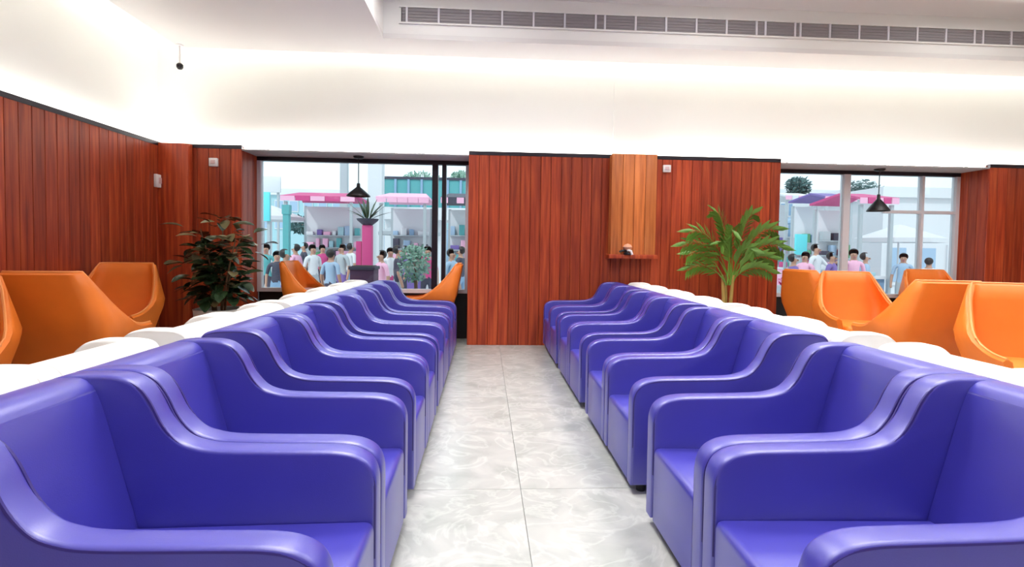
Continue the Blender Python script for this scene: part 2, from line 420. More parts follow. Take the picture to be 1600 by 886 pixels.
pendant(1372, 330, 303, 6.52, 'black cone pendant lamp hanging before the right window', 33)

# ------------------------------------------------------------------ armchairs in rows
ARM_T = .08; SEAT_W = .42; CW = SEAT_W+2*ARM_T
def arm_profile():
    top = [(0, .44), (.003, .49), (.022, .533), (.062, .560), (.12, .572), (.20, .575), (.36, .577), (.47, .580), (.53, .588),
           (.587, .610), (.635, .662), (.672, .735), (.705, .778), (.75, .800), (.82, .806), (.93, .800), (.975, .77), (.992, .70)]
    P = [(0, .05)] + [(0, .25)] + catmull(top, 4) + [(1.0, .40), (1.0, .05)]
    return [(-d, z) for d, z in P]
AP = arm_profile()
def rounded(P, r, k=4):
    """round the corners of a closed profile; r is one radius per corner"""
    out = []; n = len(P)
    for i in range(n):
        p = Vector(P[i]); a = Vector(P[i-1]); b = Vector(P[(i+1) % n]); rr = r[i]
        if rr <= 0: out.append(tuple(p)); continue
        u = p+(a-p).normalized()*rr; v = p+(b-p).normalized()*rr
        for j in range(k+1):
            t = j/k; out.append(tuple(u*(1-t)**2+p*2*t*(1-t)+v*t*t))
    return out
def make_armchair(ml, mp):
    r = empty('armchair')
    for s in (-1, 1):
        y0, y1 = (SEAT_W/2, CW/2-.002) if s > 0 else (-CW/2+.002, -SEAT_W/2)
        a = obj('arm', extrude_profile(AP, y0, y1, .013, 3), ml, r, smooth=True)
        bm = bmesh.new()
        rim = [(x, z) for x, z in AP]
        cen = Vector((-.45, .35))
        yy = y0+.006 if s > 0 else y1-.006      # seam on the rim that faces the seat
        rim2 = [(x*.988-.006, z-.011) for x, z in rim[1:-1]]
        tube(bm, [(x, yy, z) for x, z in rim2], .005, 5)
        yo = y1-.004 if s > 0 else y0+.004
        tube(bm, [(x, yo, z) for x, z in rim2], .0045, 5)
        obj('piping', bm, mp, a, smooth=True)
    P = rounded([(.004, .05), (.004, .362), (.76, .350), (.76, .05)], [0, .03, 0, 0])
    bm = extrude_profile([(-d, z) for d, z in P], -SEAT_W/2+.001, SEAT_W/2-.001, .012, 2)
    obj('seat', bm, ml, r, smooth=True)
    P = rounded([(.69, .30), (.715, .40), (.80, .72), (.835, .802), (.965, .80), (.995, .70), (.995, .05), (.78, .05)], [0, 0, .05, .045, .05, .06, 0, 0])
    bm = extrude_profile([(-d, z) for d, z in P], -SEAT_W/2+.001, SEAT_W/2-.001, .02, 3)
    obj('backrest', bm, ml, r, smooth=True)
    for d in (.07, .93):
        for yy in (-CW/2+.07, CW/2-.07):
            f = obj('foot', lathe([(.022, 0), (.028, .055)], 12), black_p, r); f.location = (-d, yy, 0)
    return r
AL, AR_ = .3216, .726
def pairs(starts): return [q for st in starts for q in (st+ARM_T+SEAT_W, st+ARM_T+SEAT_W+CW)]
LEFT = pairs([1.06, 2.40, 3.68, 4.92]); RIGHT = pairs([1.04, 2.42, 3.76, 5.06])
ORD = ['nearest the camera', 'second from the camera', 'third from the camera', 'fourth from the camera', 'fifth from the camera',
       'sixth from the camera', 'seventh from the camera', 'last before the far wall']
pc = make_armchair(purple, piping_m); wc = make_armchair(white_l, white_p)
first = {id(pc): True, id(wc): True}
def place(proto, X, far, rz, label, group):
    o = proto if first[id(proto)] else copy_tree(proto)
    first[id(proto)] = False
    o.location = (X, far-SEAT_W/2, 0); o.rotation_euler = (0, 0, rz)
    tag(o, label, 'armchair', group)
for k in range(8):
    place(pc, -AL, LEFT[k], 0, f'purple leather armchair in the row left of the aisle, {ORD[k]}', 'purple armchairs left of the aisle')
for k in range(8):
    place(pc, AR_, RIGHT[k], PI, f'purple leather armchair in the row right of the aisle, {ORD[k]}', 'purple armchairs right of the aisle')
for k in range(8):
    place(wc, -AL-2.012, LEFT[k], PI, f'white armchair back to back behind the left purple row, {ORD[k]}', 'white armchairs behind the left purple row')
for k in range(8):
    place(wc, AR_+2.012, RIGHT[k], 0, f'white armchair back to back behind the right purple row, {ORD[k]}', 'white armchairs behind the right purple row')

# ------------------------------------------------------------------ orange tub chairs (front faces -y)
def make_tub():
    r = empty('tub_chair')
    W, D = .36, .325
    # plan path from left front round the back to right front, with u = distance from the back's middle (signed)
    path = []
    ncorner = 7; rc = .11
    for i in range(10): path.append((-W, -D+(2*D-rc)*i/10))
    for i in range(ncorner): a = PI-PI/2*i/(ncorner-1); path.append((-W+rc+rc*math.cos(a), D-rc+rc*math.sin(a)))
    for i in range(1, 8): path.append((-W+rc+(2*W-2*rc)*i/8, D))
    right = [(-x, y) for x, y in path[:10+ncorner]][::-1]
    path += right
    def top(x, y):
        if y > D-rc*.55: return 1.0
        t = (D-rc*.55-y)/(2*D-rc*.55)
        return .57+.43*(1-t)**3.0
    VN = 7; th = .05
    def pt(x, y, z, inset):
        # taper towards the seat base and draw the upper back in
        s = 1-.24*max(0, (.62-z)/.32)
        sx = s*(1-.30*max(0, (z-.66)/.34))
        nx, ny = 0, 0
        L = math.hypot(x, y) or 1
        xx = x-(x/W)*inset if abs(x) > 1e-6 else x
        yy = y-(inset if y > D-rc else 0)*max(0, min(1, (y-(D-rc))/rc))
        lean = .11*max(0, (z-.42)/.58)*max(0, (y+D)/(2*D))
        return (xx*sx, yy*(1-.15*max(0, (.62-z)/.32))+lean, z)
    bm = bmesh.new(); outer = []; inner = []; mid = []
    for x, y in path:
        zt_ = top(x, y); co = []; ci = []
        for v in range(VN+1):
            z = .30+(zt_-.018-.30)*v/VN
            co.append(bm.verts.new(pt(x, y, z, 0))); ci.append(bm.verts.new(pt(x, y, z, th)))
        outer.append(co); inner.append(ci)
        mid.append(bm.verts.new(pt(x, y, zt_, th/2)))
    for i in range(len(path)-1):
        for v in range(VN):
            bm.faces.new((outer[i][v], outer[i+1][v], outer[i+1][v+1], outer[i][v+1]))
            bm.faces.new((inner[i][v], inner[i][v+1], inner[i+1][v+1], inner[i+1][v]))
        bm.faces.new((outer[i][VN], outer[i+1][VN], mid[i+1], mid[i])); bm.faces.new((mid[i], mid[i+1], inner[i+1][VN], inner[i][VN]))
        bm.faces.new((outer[i][0], inner[i][0], inner[i+1][0], outer[i+1][0]))
    for e in (0, -1):
        for v in range(VN): bm.faces.new((outer[e][v], outer[e][v+1], inner[e][v+1], inner[e][v]))
        bm.faces.new((outer[e][VN], mid[e], inner[e][VN]))
    rim_pts = [v_.co.copy() for v_ in mid]
    sh = obj('shell', bm, orange, r)
    for p_ in sh.data.polygons: p_.use_smooth = True
    sh.data.set_sharp_from_angle(angle=math.radians(55))
    tubeo('lit_rim_piping', [v_ for v_ in rim_pts], .008, rim_m, r, 6)  # piping along the rim, with the light on the edge put into its colour
    bm = bx((-.255, -.345, .37), (.255, .27, .50), .035, 3); obj('seat_cushion', bm, orange, r, smooth=True)
    bm = bx((-.25, -.27, .29), (.25, .27, .37), .01, 1); obj('seat_base', bm, orange, r)
    for sx in (-1, 1):
        for sy in (-1, 1):
            tubeo('leg', [(sx*.24, sy*.24, 0), (sx*.18, sy*.19, .30)], [.013, .020], dark_metal, r, 8)
    return r
tub = make_tub(); tub_first = True
def place_tub(x, y, face, label, s=1.0):
    """face = direction the seat looks to, degrees from +x"""
    global tub_first
    o = tub if tub_first else copy_tree(tub); tub_first = False
    o.location = (x, y, 0); o.rotation_euler = (0, 0, math.radians(face+90))
    tag(o, label, 'armchair', 'orange tub chairs')
place_tub(-3.02, 2.88, -62, 'orange tub chair at the left picture edge, cut off by it')
place_tub(-2.95, 3.88, 98, 'orange tub chair by the left wall turned with its back to the camera')
place_tub(-3.40, 4.80, -80, 'orange tub chair facing the camera beside the bushy plant in the white pot')
place_tub(-2.02, 6.44, 0, 'orange tub chair under the left window, at the window\'s left half facing right')
place_tub(-.70, 6.44, 180, 'orange tub chair under the left window, beside the centre wood wall facing left')
place_tub(4.02, 5.82, 10, 'orange tub chair under the right window beside the palm, seen from behind')
place_tub(3.80, 4.96, -104, 'orange tub chair facing the camera in front of the right window')
place_tub(3.62, 4.10, 80, 'orange tub chair on the right turned with its back to the camera')
place_tub(3.60, 3.10, -112, 'orange tub chair at the right picture edge, cut off by it')
place_tub(5.70, 6.05, -100, 'orange tub chair farthest away, only its back top showing by the right window')

# ------------------------------------------------------------------ plants
def leaf_mesh(L, W, bend=.25, n=5, fold=.12):
    bm = bmesh.new(); rows_ = []
    for i in range(n+1):
        t = i/n; w_ = W*math.sin(PI*min(1, t*.94+.03))**.8; z = -bend*L*t*t
        rows_.append([bm.verts.new((L*t, -w_/2, z+fold*w_)), bm.verts.new((L*t, 0, z)), bm.verts.new((L*t, w_/2, z+fold*w_))])
    for a, b in zip(rows_[:-1], rows_[1:]):
        for k in range(2): bm.faces.new((a[k], a[k+1], b[k+1], b[k]))
    return bm
def bushy():
    base = at(342, 480, 5.54)
    r = empty('potted_bush', (base.x, 5.54, 0)); tag(r, 'bushy dark-leaved plant in a white pot by the left window', 'plant')
    hp = .52
    obj('pot', lathe([(0, 0), (.17, 0), (.19, .03), (.235, hp-.03), (.24, hp), (.215, hp), (.205, hp-.06), (0, hp-.06)], 28), pot_m, r, smooth=True)
    obj('soil', lathe([(0, hp-.055), (.205, hp-.055)], 20, False), soil_m, r)
    stems = []
    rnd = random.Random(3)
    for i in range(6):
        a = 2*PI*i/6+.4; sp = rnd.uniform(.16, .34); top = rnd.uniform(1.12, 1.40)
        if i == 1: sp = .08; top = 1.46
        pts = [(.05*math.cos(a), .05*math.sin(a), hp-.06), (.5*sp*math.cos(a), .5*sp*math.sin(a), .85), (sp*math.cos(a), sp*math.sin(a), top)]
        pts = catmull(pts, 5); tubeo('stem', pts, [.014-.008*k/(len(pts)-1) for k in range(len(pts))], bark, r, 6); stems.append(pts)
    lm = obj('leaf', leaf_mesh(.19, .115), leaf_d, r, smooth=True); lo = obj('leaf', leaf_mesh(.17, .105), leaf_o, r, smooth=True)
    src = [lm, lo]; cnt = 0
    for i in range(296):
        st = stems[i % 6]; t = rnd.uniform(.25, 1.0); p_ = Vector(st[min(len(st)-1, int(t*(len(st)-1)+.5))])
        a = rnd.uniform(0, 2*PI); rad = rnd.uniform(.02, .20)*(1.25-.5*abs(t-.7))
        p_ = p_+Vector((rad*math.cos(a), rad*math.sin(a), rnd.uniform(-.06, .06)))
        kind = 1 if (rnd.random() < .28 and t > .6) else 0
        if i < 2: o = src[i]
        else: o = src[kind].copy(); C.objects.link(o); o.parent = r
        o.location = p_; s = rnd.uniform(.7, 1.1); o.scale = (s, s, s)
        o.rotation_euler = (rnd.uniform(-.4, .4), rnd.uniform(-.5, .45), a+rnd.uniform(-.5, .5))
bushy()
def palm():
    base = at(1136, 470, 5.98)
    r = empty('potted_palm', (base.x, 5.98, 0)); tag(r, 'green feathery palm with arching fronds before the wood wall', 'plant')
    hp = .45
    obj('pot', lathe([(0, 0), (.10, 0), (.11, .02), (.15, hp-.02), (.155, hp), (.135, hp), (.13, hp-.05), (0, hp-.05)], 24), pot_m, r, smooth=True)
    obj('soil', lathe([(0, hp-.045), (.13, hp-.045)], 20, False), soil_m, r)
    zt_ = at(1140, 335, 6.05).z
    for i, (x, y) in enumerate(((-.05, 0), (.04, -.02), (.0, .04), (.07, .03))):
        tubeo('cane', [(x*.6, y*.6, hp-.05), (x, y, .70), (x*1.3, y*1.3, .92)], [.022, .019, .014], palm_s, r, 8)
    rnd = random.Random(5)
    def frond(x0, ang, rise, out, droop, L):
        """ang is the heading in plan; rachis arches out and down"""
        dx, dy = math.cos(ang), math.sin(ang)*.30
        pts = []
        for k in range(9):
            t = k/8; h = .80+rise*(1-(1-t)**1.7)-droop*t**2.6; d = out*t**1.15
            pts.append(Vector((x0+dx*d, dy*d-.02, h)))
        bm = bmesh.new(); tube(bm, pts, [.008-.006*k/8 for k in range(9)], 5)
        nl = 13
        for k in range(nl):
            t = .30+.70*k/(nl-1); f = t*8; i = min(7, int(f)); p_ = pts[i].lerp(pts[i+1], f-i); d = (pts[i+1]-pts[i]).normalized()
            side = d.cross(Vector((0, 1, 0)) if abs(d.y) < .8 else Vector((1, 0, 0))).normalized()
            ll = L*(1-.45*t)*(.85 if k < 2 else 1)
            for s in (-1, 1):
                v = (d*.75+side*s*.55+Vector((0, s*-.35, -.12))).normalized()
                wv = d.cross(v).cross(v).normalized()*.5+Vector((0, .4, .2)); wv = (wv-v*wv.dot(v)).normalized()*.024
                a0 = p_; a1 = p_+v*ll*.45; a2 = p_+v*ll+Vector((0, 0, -.12*ll))
                q = [bm.verts.new(a0), bm.verts.new(a1-wv), bm.verts.new(a2), bm.verts.new(a1+wv)]
                bm.faces.new(q)
        o = obj('frond', bm, palm_g, r)
    spec = [(PI, .78, .50, .16, .30), (PI*.96, .66, .58, .20, .30), (0, .80, .52, .14, .30), (.05, .66, .60, .22, .30), (PI*.85, .92, .22, .05, .28),
            (.3, .90, .26, .05, .28), (PI*1.1, .50, .50, .14, .28), (-.2, .46, .50, .14, .26), (PI*1.3, .62, .30, .12, .26), (-.9, .56, .34, .14, .26),
            (PI*.5, .70, .2, .05, .24), (PI*1.02, .34, .48, .16, .24), (.02, .32, .5, .16, .24), (PI*1.5, .80, .28, .16, .28)]
    for a, rise, out, droop, L in spec: frond(rnd.uniform(-.03, .05), a, rise, out, droop, L)
palm()

# ------------------------------------------------------------------ outside, seen through the windows
ZG = -.40
pave = mat('outside_paving', (.72, .74, .74), .8)
gr = tag(boxo('ground_outside', (-40, YWIN+.06, ZG-.2), (60, 90, ZG), pave), kind='structure')
def col(name, c, r=.6): return MATS.get(name) or mat(name, c, r)
cW = col('ext_white', (.68, .70, .73)); cC = col('ext_cyan', (.36, .58, .64)); cB = col('ext_blue', (.24, .38, .55)); cG = col('ext_grey', (.42, .47, .50))
cM = col('ext_magenta', (.58, .06, .22)); cP = col('ext_pink', (.85, .45, .62)); cD = col('ext_dark', (.05, .05, .08)); cT = col('ext_teal', (.10, .38, .40))
cV = col('ext_violet', (.18, .12, .38)); cGl = col('ext_glass', (.30, .45, .55), .15); cGr = col('ext_green', (.12, .35, .18)); cLB = col('ext_lightblue', (.34, .48, .64))
def P(px, py, Y): return at(px, py, Y)
def rect(px0, py0, px1, py1, Y):
    a = at(px0, py1, Y); b = at(px1, py0, Y); return a.x, b.x, a.z, b.z
def building(label, px0, px1, pytop, Y, m, depth, nx, nz, wm, zbase=ZG, wz=(.5, .92), roof=None, extra=None):
    x0, x1, _, zt_ = rect(px0, 300, px1, pytop, Y)
    o = empty('building', ((x0+x1)/2, Y, zbase)); tag(o, label, 'building')
    hw = (x1-x0)/2; h = zt_-zbase
    boxo('wall', (-hw, 0, 0), (hw, depth, h), m, o)
    boxo('cornice', (-hw-.15, -.15, h-.25), (hw+.15, depth, h+.1), roof or cW, o)
    z0, z1 = h*wz[0], h*wz[1]
    for i in range(nx):
        for j in range(nz):
            cw = 2*hw/nx; ch = (z1-z0)/nz; a = -hw+cw*i; b = z0+ch*j
            wn = boxo('window', (a+cw*.18, -.06, b+ch*.16), (a+cw*.82, 0, b+ch*.84), cW, o)
            boxo('pane', (a+cw*.23, -.08, b+ch*.22), (a+cw*.77, -.06, b+ch*.78), wm, wn)
    return o
building('pale cyan building seen through the left part of the left window', 380, 538, 262, 30, cC, 6, 7, 2, cLB)
building('light blue glazed building seen through the right part of the left window', 596, 745, 255, 34, cLB, 6, 8, 3, cC)
building('low grey-teal building on the skyline behind the dark tree, right window', 1205, 1316, 300, 36, cG, 6, 9, 2, cB, wz=(.4, .9))
tw = building('slim blue-grey tower rising on the skyline in the right window', 1292, 1312, 276, 44, cB, 4, 2, 5, cG)
building('white building with tall pale blue windows behind the right panes', 1384, 1520, 232, 17, cW, 5, 3, 1, cLB, wz=(.05, .60))
building('grey-green building behind the right pendant lamp', 1322, 1384, 288, 29, cG, 5, 4, 3, cGr, wz=(.3, .9))

def pillar(px, py0, py1, Y, wpx, m, label, name='pillar', cap=True):
    x0, x1, z0, z1 = rect(px-wpx/2, py0, px+wpx/2, py1, Y); o = empty(name, ((x0+x1)/2, Y, ZG)); tag(o, label, 'pillar'); hw = (x1-x0)/2
    boxo('shaft', (-hw, -hw, 0), (hw, hw, z1-ZG), m, o); boxo('plinth', (-hw*1.35, -hw*1.35, 0), (hw*1.35, hw*1.35, .3), cG, o)
    if cap: boxo('capital', (-hw*1.25, -hw*1.25, z1-ZG), (hw*1.25, hw*1.25, z1-ZG+.25), m, o)
    return o
pillar(538, 244, 310, 20, 11, cG, 'tall grey pillar just left of the left pendant lamp')
pillar(588, 244, 292, 22, 22, cW, 'wide pale pillar just right of the left pendant lamp')
pillar(448, 335, 410, 14, 9, cT, 'teal pillar outside the left window, left of the red awning', cap=True)

# footbridge with rail
x0, x1, z0, z1 = rect(596, 326, 760, 342, 24)
o = empty('footbridge', ((x0+x1)/2, 24, ZG)); tag(o, 'white footbridge crossing behind the black mullions of the left window', 'bridge')
hw = (x1-x0)/2
boxo('deck', (-hw, 0, z0-ZG), (hw, 3, z1-ZG), cW, o)
boxo('mural_panel', (-hw, .2, z1-ZG), (hw, .3, z1-ZG+1.3), cT, o)
boxo('hand_rail', (-hw, .15, z1-ZG+1.3), (hw, .35, z1-ZG+1.42), cD, o)
for i in range(9): boxo('rail_post', (-hw+2*hw*i/8-.05, .1, z1-ZG), (-hw+2*hw*i/8+.05, .2, z1-ZG+1.3), cB, o)
for i in range(3): boxo('pier', (-hw+hw*.1+hw*.9*i-.25, .8, 0), (-hw+hw*.1+hw*.9*i+.25, 1.6, z0-ZG), cW, o)

def stall(px0, px1, pya, Y, mc, mb, label, panels=()):
    x0, x1, _, zt_ = rect(px0, 300, px1, pya, Y); o = empty('market_stall', ((x0+x1)/2, Y, ZG)); tag(o, label, 'stall'); hw = (x1-x0)/2; h = zt_-ZG
    bm = bmesh.new(); P_ = [(-hw, h-.28), (hw, h-.28)]
    v = [bm.verts.new(p) for p in ((-hw-.1, -.5, h-.20), (hw+.1, -.5, h-.20), (hw*.85, .5, h), (-hw*.85, .5, h), (-hw-.1, 1.5, h-.20), (hw+.1, 1.5, h-.20))]
    v2 = [bm.verts.new((q.co.x, q.co.y, q.co.z-.06)) for q in v]
    for f in ((0,1,2,3), (3,2,5,4)): bm.faces.new([v[i] for i in f]); bm.faces.new([v2[i] for i in f][::-1])
    for a, b in ((0,1),(1,2),(2,5),(5,4),(4,3),(3,0)): bm.faces.new((v[a], v[b], v2[b], v2[a]))
    cn = obj('canopy', bm, mc, o)
    ns = max(5, int(hw*4))
    for i in range(ns): boxo('valance_flap', (-hw-.1+(2*hw+.2)*i/ns+.01, -.52, h-.36), (-hw-.1+(2*hw+.2)*(i+1)/ns-.01, -.50, h-.21), mc if i % 2 else cP, cn)
    for sx in (-1, 1):
        for y in (-.4, 1.4): boxo('post', (sx*hw*.96-.04, y-.04, 0), (sx*hw*.96+.04, y+.04, h-.38), cG, o)
    boxo('counter', (-hw*.9, -.3, 0), (hw*.9, .3, .95), mb, o); boxo('counter_top', (-hw*.95, -.38, .95), (hw*.95, .36, 1.02), cW, o)
    boxo('back_panel', (-hw*.9, 1.3, 0), (hw*.9, 1.38, h-.4), cW, o)
    rs = random.Random(label); pal = [cM, cP, cT, cB, cV, cD, cG, cLB, cGr, cC, cW]
    for q in range(3):
        zq = 1.12+.42*q
        if zq+.4 > h-.4: break
        boxo('shelf', (-hw*.88, 1.08, zq-.03), (hw*.88, 1.3, zq), cG, o)
        xq = -hw*.85
        while xq < hw*.72:
            wq = rs.uniform(.10, .26); boxo('goods', (xq, 1.10, zq), (min(xq+wq, hw*.86), 1.26, zq+rs.uniform(.12, .33)), rs.choice(pal), o, .01); xq += wq+rs.uniform(.02, .14)
    xq = -hw*.8
    while xq < hw*.7:
        wq = rs.uniform(.12, .30); boxo('goods', (xq, -.2, 1.02), (xq+wq, .15, 1.02+rs.uniform(.08, .25)), rs.choice(pal), o, .01); xq += wq+rs.uniform(.05, .35)
    for i, m in enumerate(panels): boxo('goods_panel', (hw*.15, .94, 1.05+.42*i), (hw*.8, 1.02, 1.42+.42*i), m, o)
    return o
stall(452, 556, 343, 17, cM, cW, 'market stall under a long red awning outside the left window', (cP,))
stall(598, 668, 366, 15, cP, cV, 'low pink-roofed stall left of the black mullions', (cM,))
stall(1326, 1376, 342, 13, cM, cB, 'kiosk with pink canopy and green and blue panels below the right pendant', (cB, cGr))
stall(1276, 1318, 366, 16.5, cV, cV, 'dark violet stall beside the pink canopied kiosk, right window', (cV,))
stall(1218, 1262, 350, 19.5, cW, cP, 'white roofed stall at the left edge of the right window', (cT,))
stall(696, 745, 366, 14, cD, cM, 'dark roofed stall behind the window edge by the centre wall', (cP,))

def sign(px0, py0, px1, py1, Y, m, label):
    x0, x1, z0, z1 = rect(px0, py0, px1, py1, Y); o = empty('sign_board', ((x0+x1)/2, Y, ZG)); tag(o, label, 'sign'); hw = (x1-x0)/2
    boxo('board', (-hw, 0, z0-ZG), (hw, .08, z1-ZG), m, o, .01)
    for s in (-1, 1): boxo('post', (s*hw*.7-.04, .08, 0), (s*hw*.7+.04, .16, z1-ZG-.1), cG, o)
sign(398, 300, 421, 345, 15, col('ext_brightcyan', (.15, .72, .78)), 'bright cyan board at the left edge of the left window')
sign(404, 276, 438, 300, 22, cW, 'blank white board above the cyan one, left window')
sign(1243, 366, 1262, 398, 15, col('ext_brightcyan', (.15, .72, .78)), 'cyan board left of the standing man in the right window')

# red banner pillar on planter with spiky plant
b = at(569, 440, 11)
o = empty('banner_pillar', (b.x, 11.3, ZG)); tag(o, 'magenta banner pillar with a dark spiky plant on top, left window', 'pillar')
zt_ = at(569, 352, 11.3).z-ZG
boxo('banner', (-.10, -.10, .5), (.10, .10, zt_), cM, o, .01); boxo('foot', (-.16, -.16, 0), (.16, .16, .5), cG, o)
boxo('side_banner', (-.24, -.03, zt_-1.0), (-.13, .03, zt_-.35), cM, o)
obj('bowl', lathe([(.10, zt_), (.22, zt_+.10), (.24, zt_+.14), (.0, zt_+.12)], 16), cD, o, smooth=True)
lm = None
for i in range(14):
    a = 2*PI*i/14; 
    if lm is None: l = obj('spike_leaf', leaf_mesh(.5, .07, .15, 4), leaf_d, o); lm = l.data
    else: l = link('spike_leaf', lm, None, o)
    l.location = (.05*math.cos(a), .05*math.sin(a), zt_+.12); l.rotation_euler = (0, -(.5+.8*(i % 3)/2), a)
x0, x1, z0, z1 = rect(551, 416, 588, 442, 9.2)
o = empty('planter_box', ((x0+x1)/2, 9.2, ZG)); tag(o, 'square dark planter box in front of the magenta pillar', 'planter'); hw = (x1-x0)/2
boxo('box_body', (-hw, -hw, 0), (hw, hw, z1-ZG-.04), col('ext_plum', (.08, .03, .08)), o, .01); boxo('rim', (-hw-.02, -hw-.02, z1-ZG-.06), (hw+.02, hw+.02, z1-ZG), cD, o, .01)
boxo('soil', (-hw+.03, -hw+.03, z1-ZG), (hw-.03, hw-.03, z1-ZG+.01), soil_m, o)

# shrubs and trees outside: trunk and a crown of leaf blades
def foliage(n, rx, ry, rz, s, seed):
    rnd = random.Random(seed); bm = bmesh.new()
    for i in range(n):
        while True:
            v = Vector((rnd.uniform(-1, 1), rnd.uniform(-1, 1), rnd.uniform(-1, 1)))
            if .25 < v.length < 1: break
        c = Vector((v.x*rx, v.y*ry, v.z*rz)); u = Vector((rnd.gauss(0, 1), rnd.gauss(0, 1), rnd.gauss(0, 1))).normalized(); q = u.orthogonal().normalized()
        a = s*rnd.uniform(.6, 1.2)
        bm.faces.new([bm.verts.new(c-u*a), bm.verts.new(c+q*a*.4), bm.verts.new(c+u*a), bm.verts.new(c-q*a*.4)])
    return bm
def tree(name, px, pyc, Y, rx, rz, m, label, seed, cat='tree', n=700, s=.14):
    c = at(px, pyc, Y); o = empty(name, (c.x, Y, ZG)); tag(o, label, cat)
    tubeo('trunk', [(0, 0, 0), (.03, 0, (c.z-ZG)*.6), (0, 0, c.z-ZG)], [.09*rx+.02, .07*rx+.015, .03*rx+.01], bark, o, 7)
    f = obj('crown', foliage(n, rx, rx, rz, s, seed), m, o, (0, 0, c.z-ZG)); f['kind'] = 'stuff'
cLf = col('ext_leaf', (.05, .12, .12), .6); cLf2 = col('ext_pale_leaf', (.22, .38, .30), .6)
tree('tree', 1247, 292, 24, .55, .50, cLf, 'dark round-headed tree on a thin trunk at the left of the right window', 1)
tree('tree', 1345, 300, 24, .9, .6, cLf, 'dark leafy tree just left of the right pendant lamp', 2)
tree('shrub', 648, 412, 9.4, .30, .36, cLf2, 'pale green shrub outside, left of the black mullions', 3, 'shrub', 500, .06)
tree('shrub', 490, 352, 21, 1.0, .4, cLf, 'dark shrub line behind the red awning', 4, 'shrub', 500, .14)
tree('tree', 660, 286, 30, 1.2, .7, cLf2, 'pale green tree behind the footbridge', 8)
tree('tree', 722, 286, 30, .8, .7, cLf2, 'pale green tree beyond the narrow pane by the centre wall', 9)
tree('shrub', 1296, 318, 27.5, 1.1, .35, cLf, 'dark low shrub below the slim tower in the right window', 10, 'shrub', 500, .14)

# magenta flower box just outside the right window
x0, x1, z0, z1 = rect(1216, 440, 1236, 458, 7.6)
o = empty('flower_box', ((x0+x1)/2, 7.6, ZG)); tag(o, 'magenta flower box outside at the left edge of the right window', 'planter'); hw = (x1-x0)/2
boxo('box_body', (-hw, -.12, 0), (hw, .12, z1-ZG-.06), cW, o, .01)
f = obj('blossoms', foliage(160, hw, .12, .07, .03, 6), col('ext_blossom', (.75, .02, .22)), o, (0, 0, z1-ZG)); f['kind'] = 'stuff'

# outdoor table with parasol-less top by the white building
c = at(1462, 428, 11); o = empty('garden_table', (c.x, 11, ZG)); tag(o, 'small round white table outside the rightmost pane', 'table')
hT = .74
obj('table_top', lathe([(0, hT-.03), (.40, hT-.03), (.41, hT-.015), (.40, hT), (0, hT)], 24), cW, o); obj('stem', lathe([(.03, .02), (.03, hT-.03)], 10), cG, o); obj('base', lathe([(.25, 0), (.24, .02), (.03, .04)], 20), cG, o)

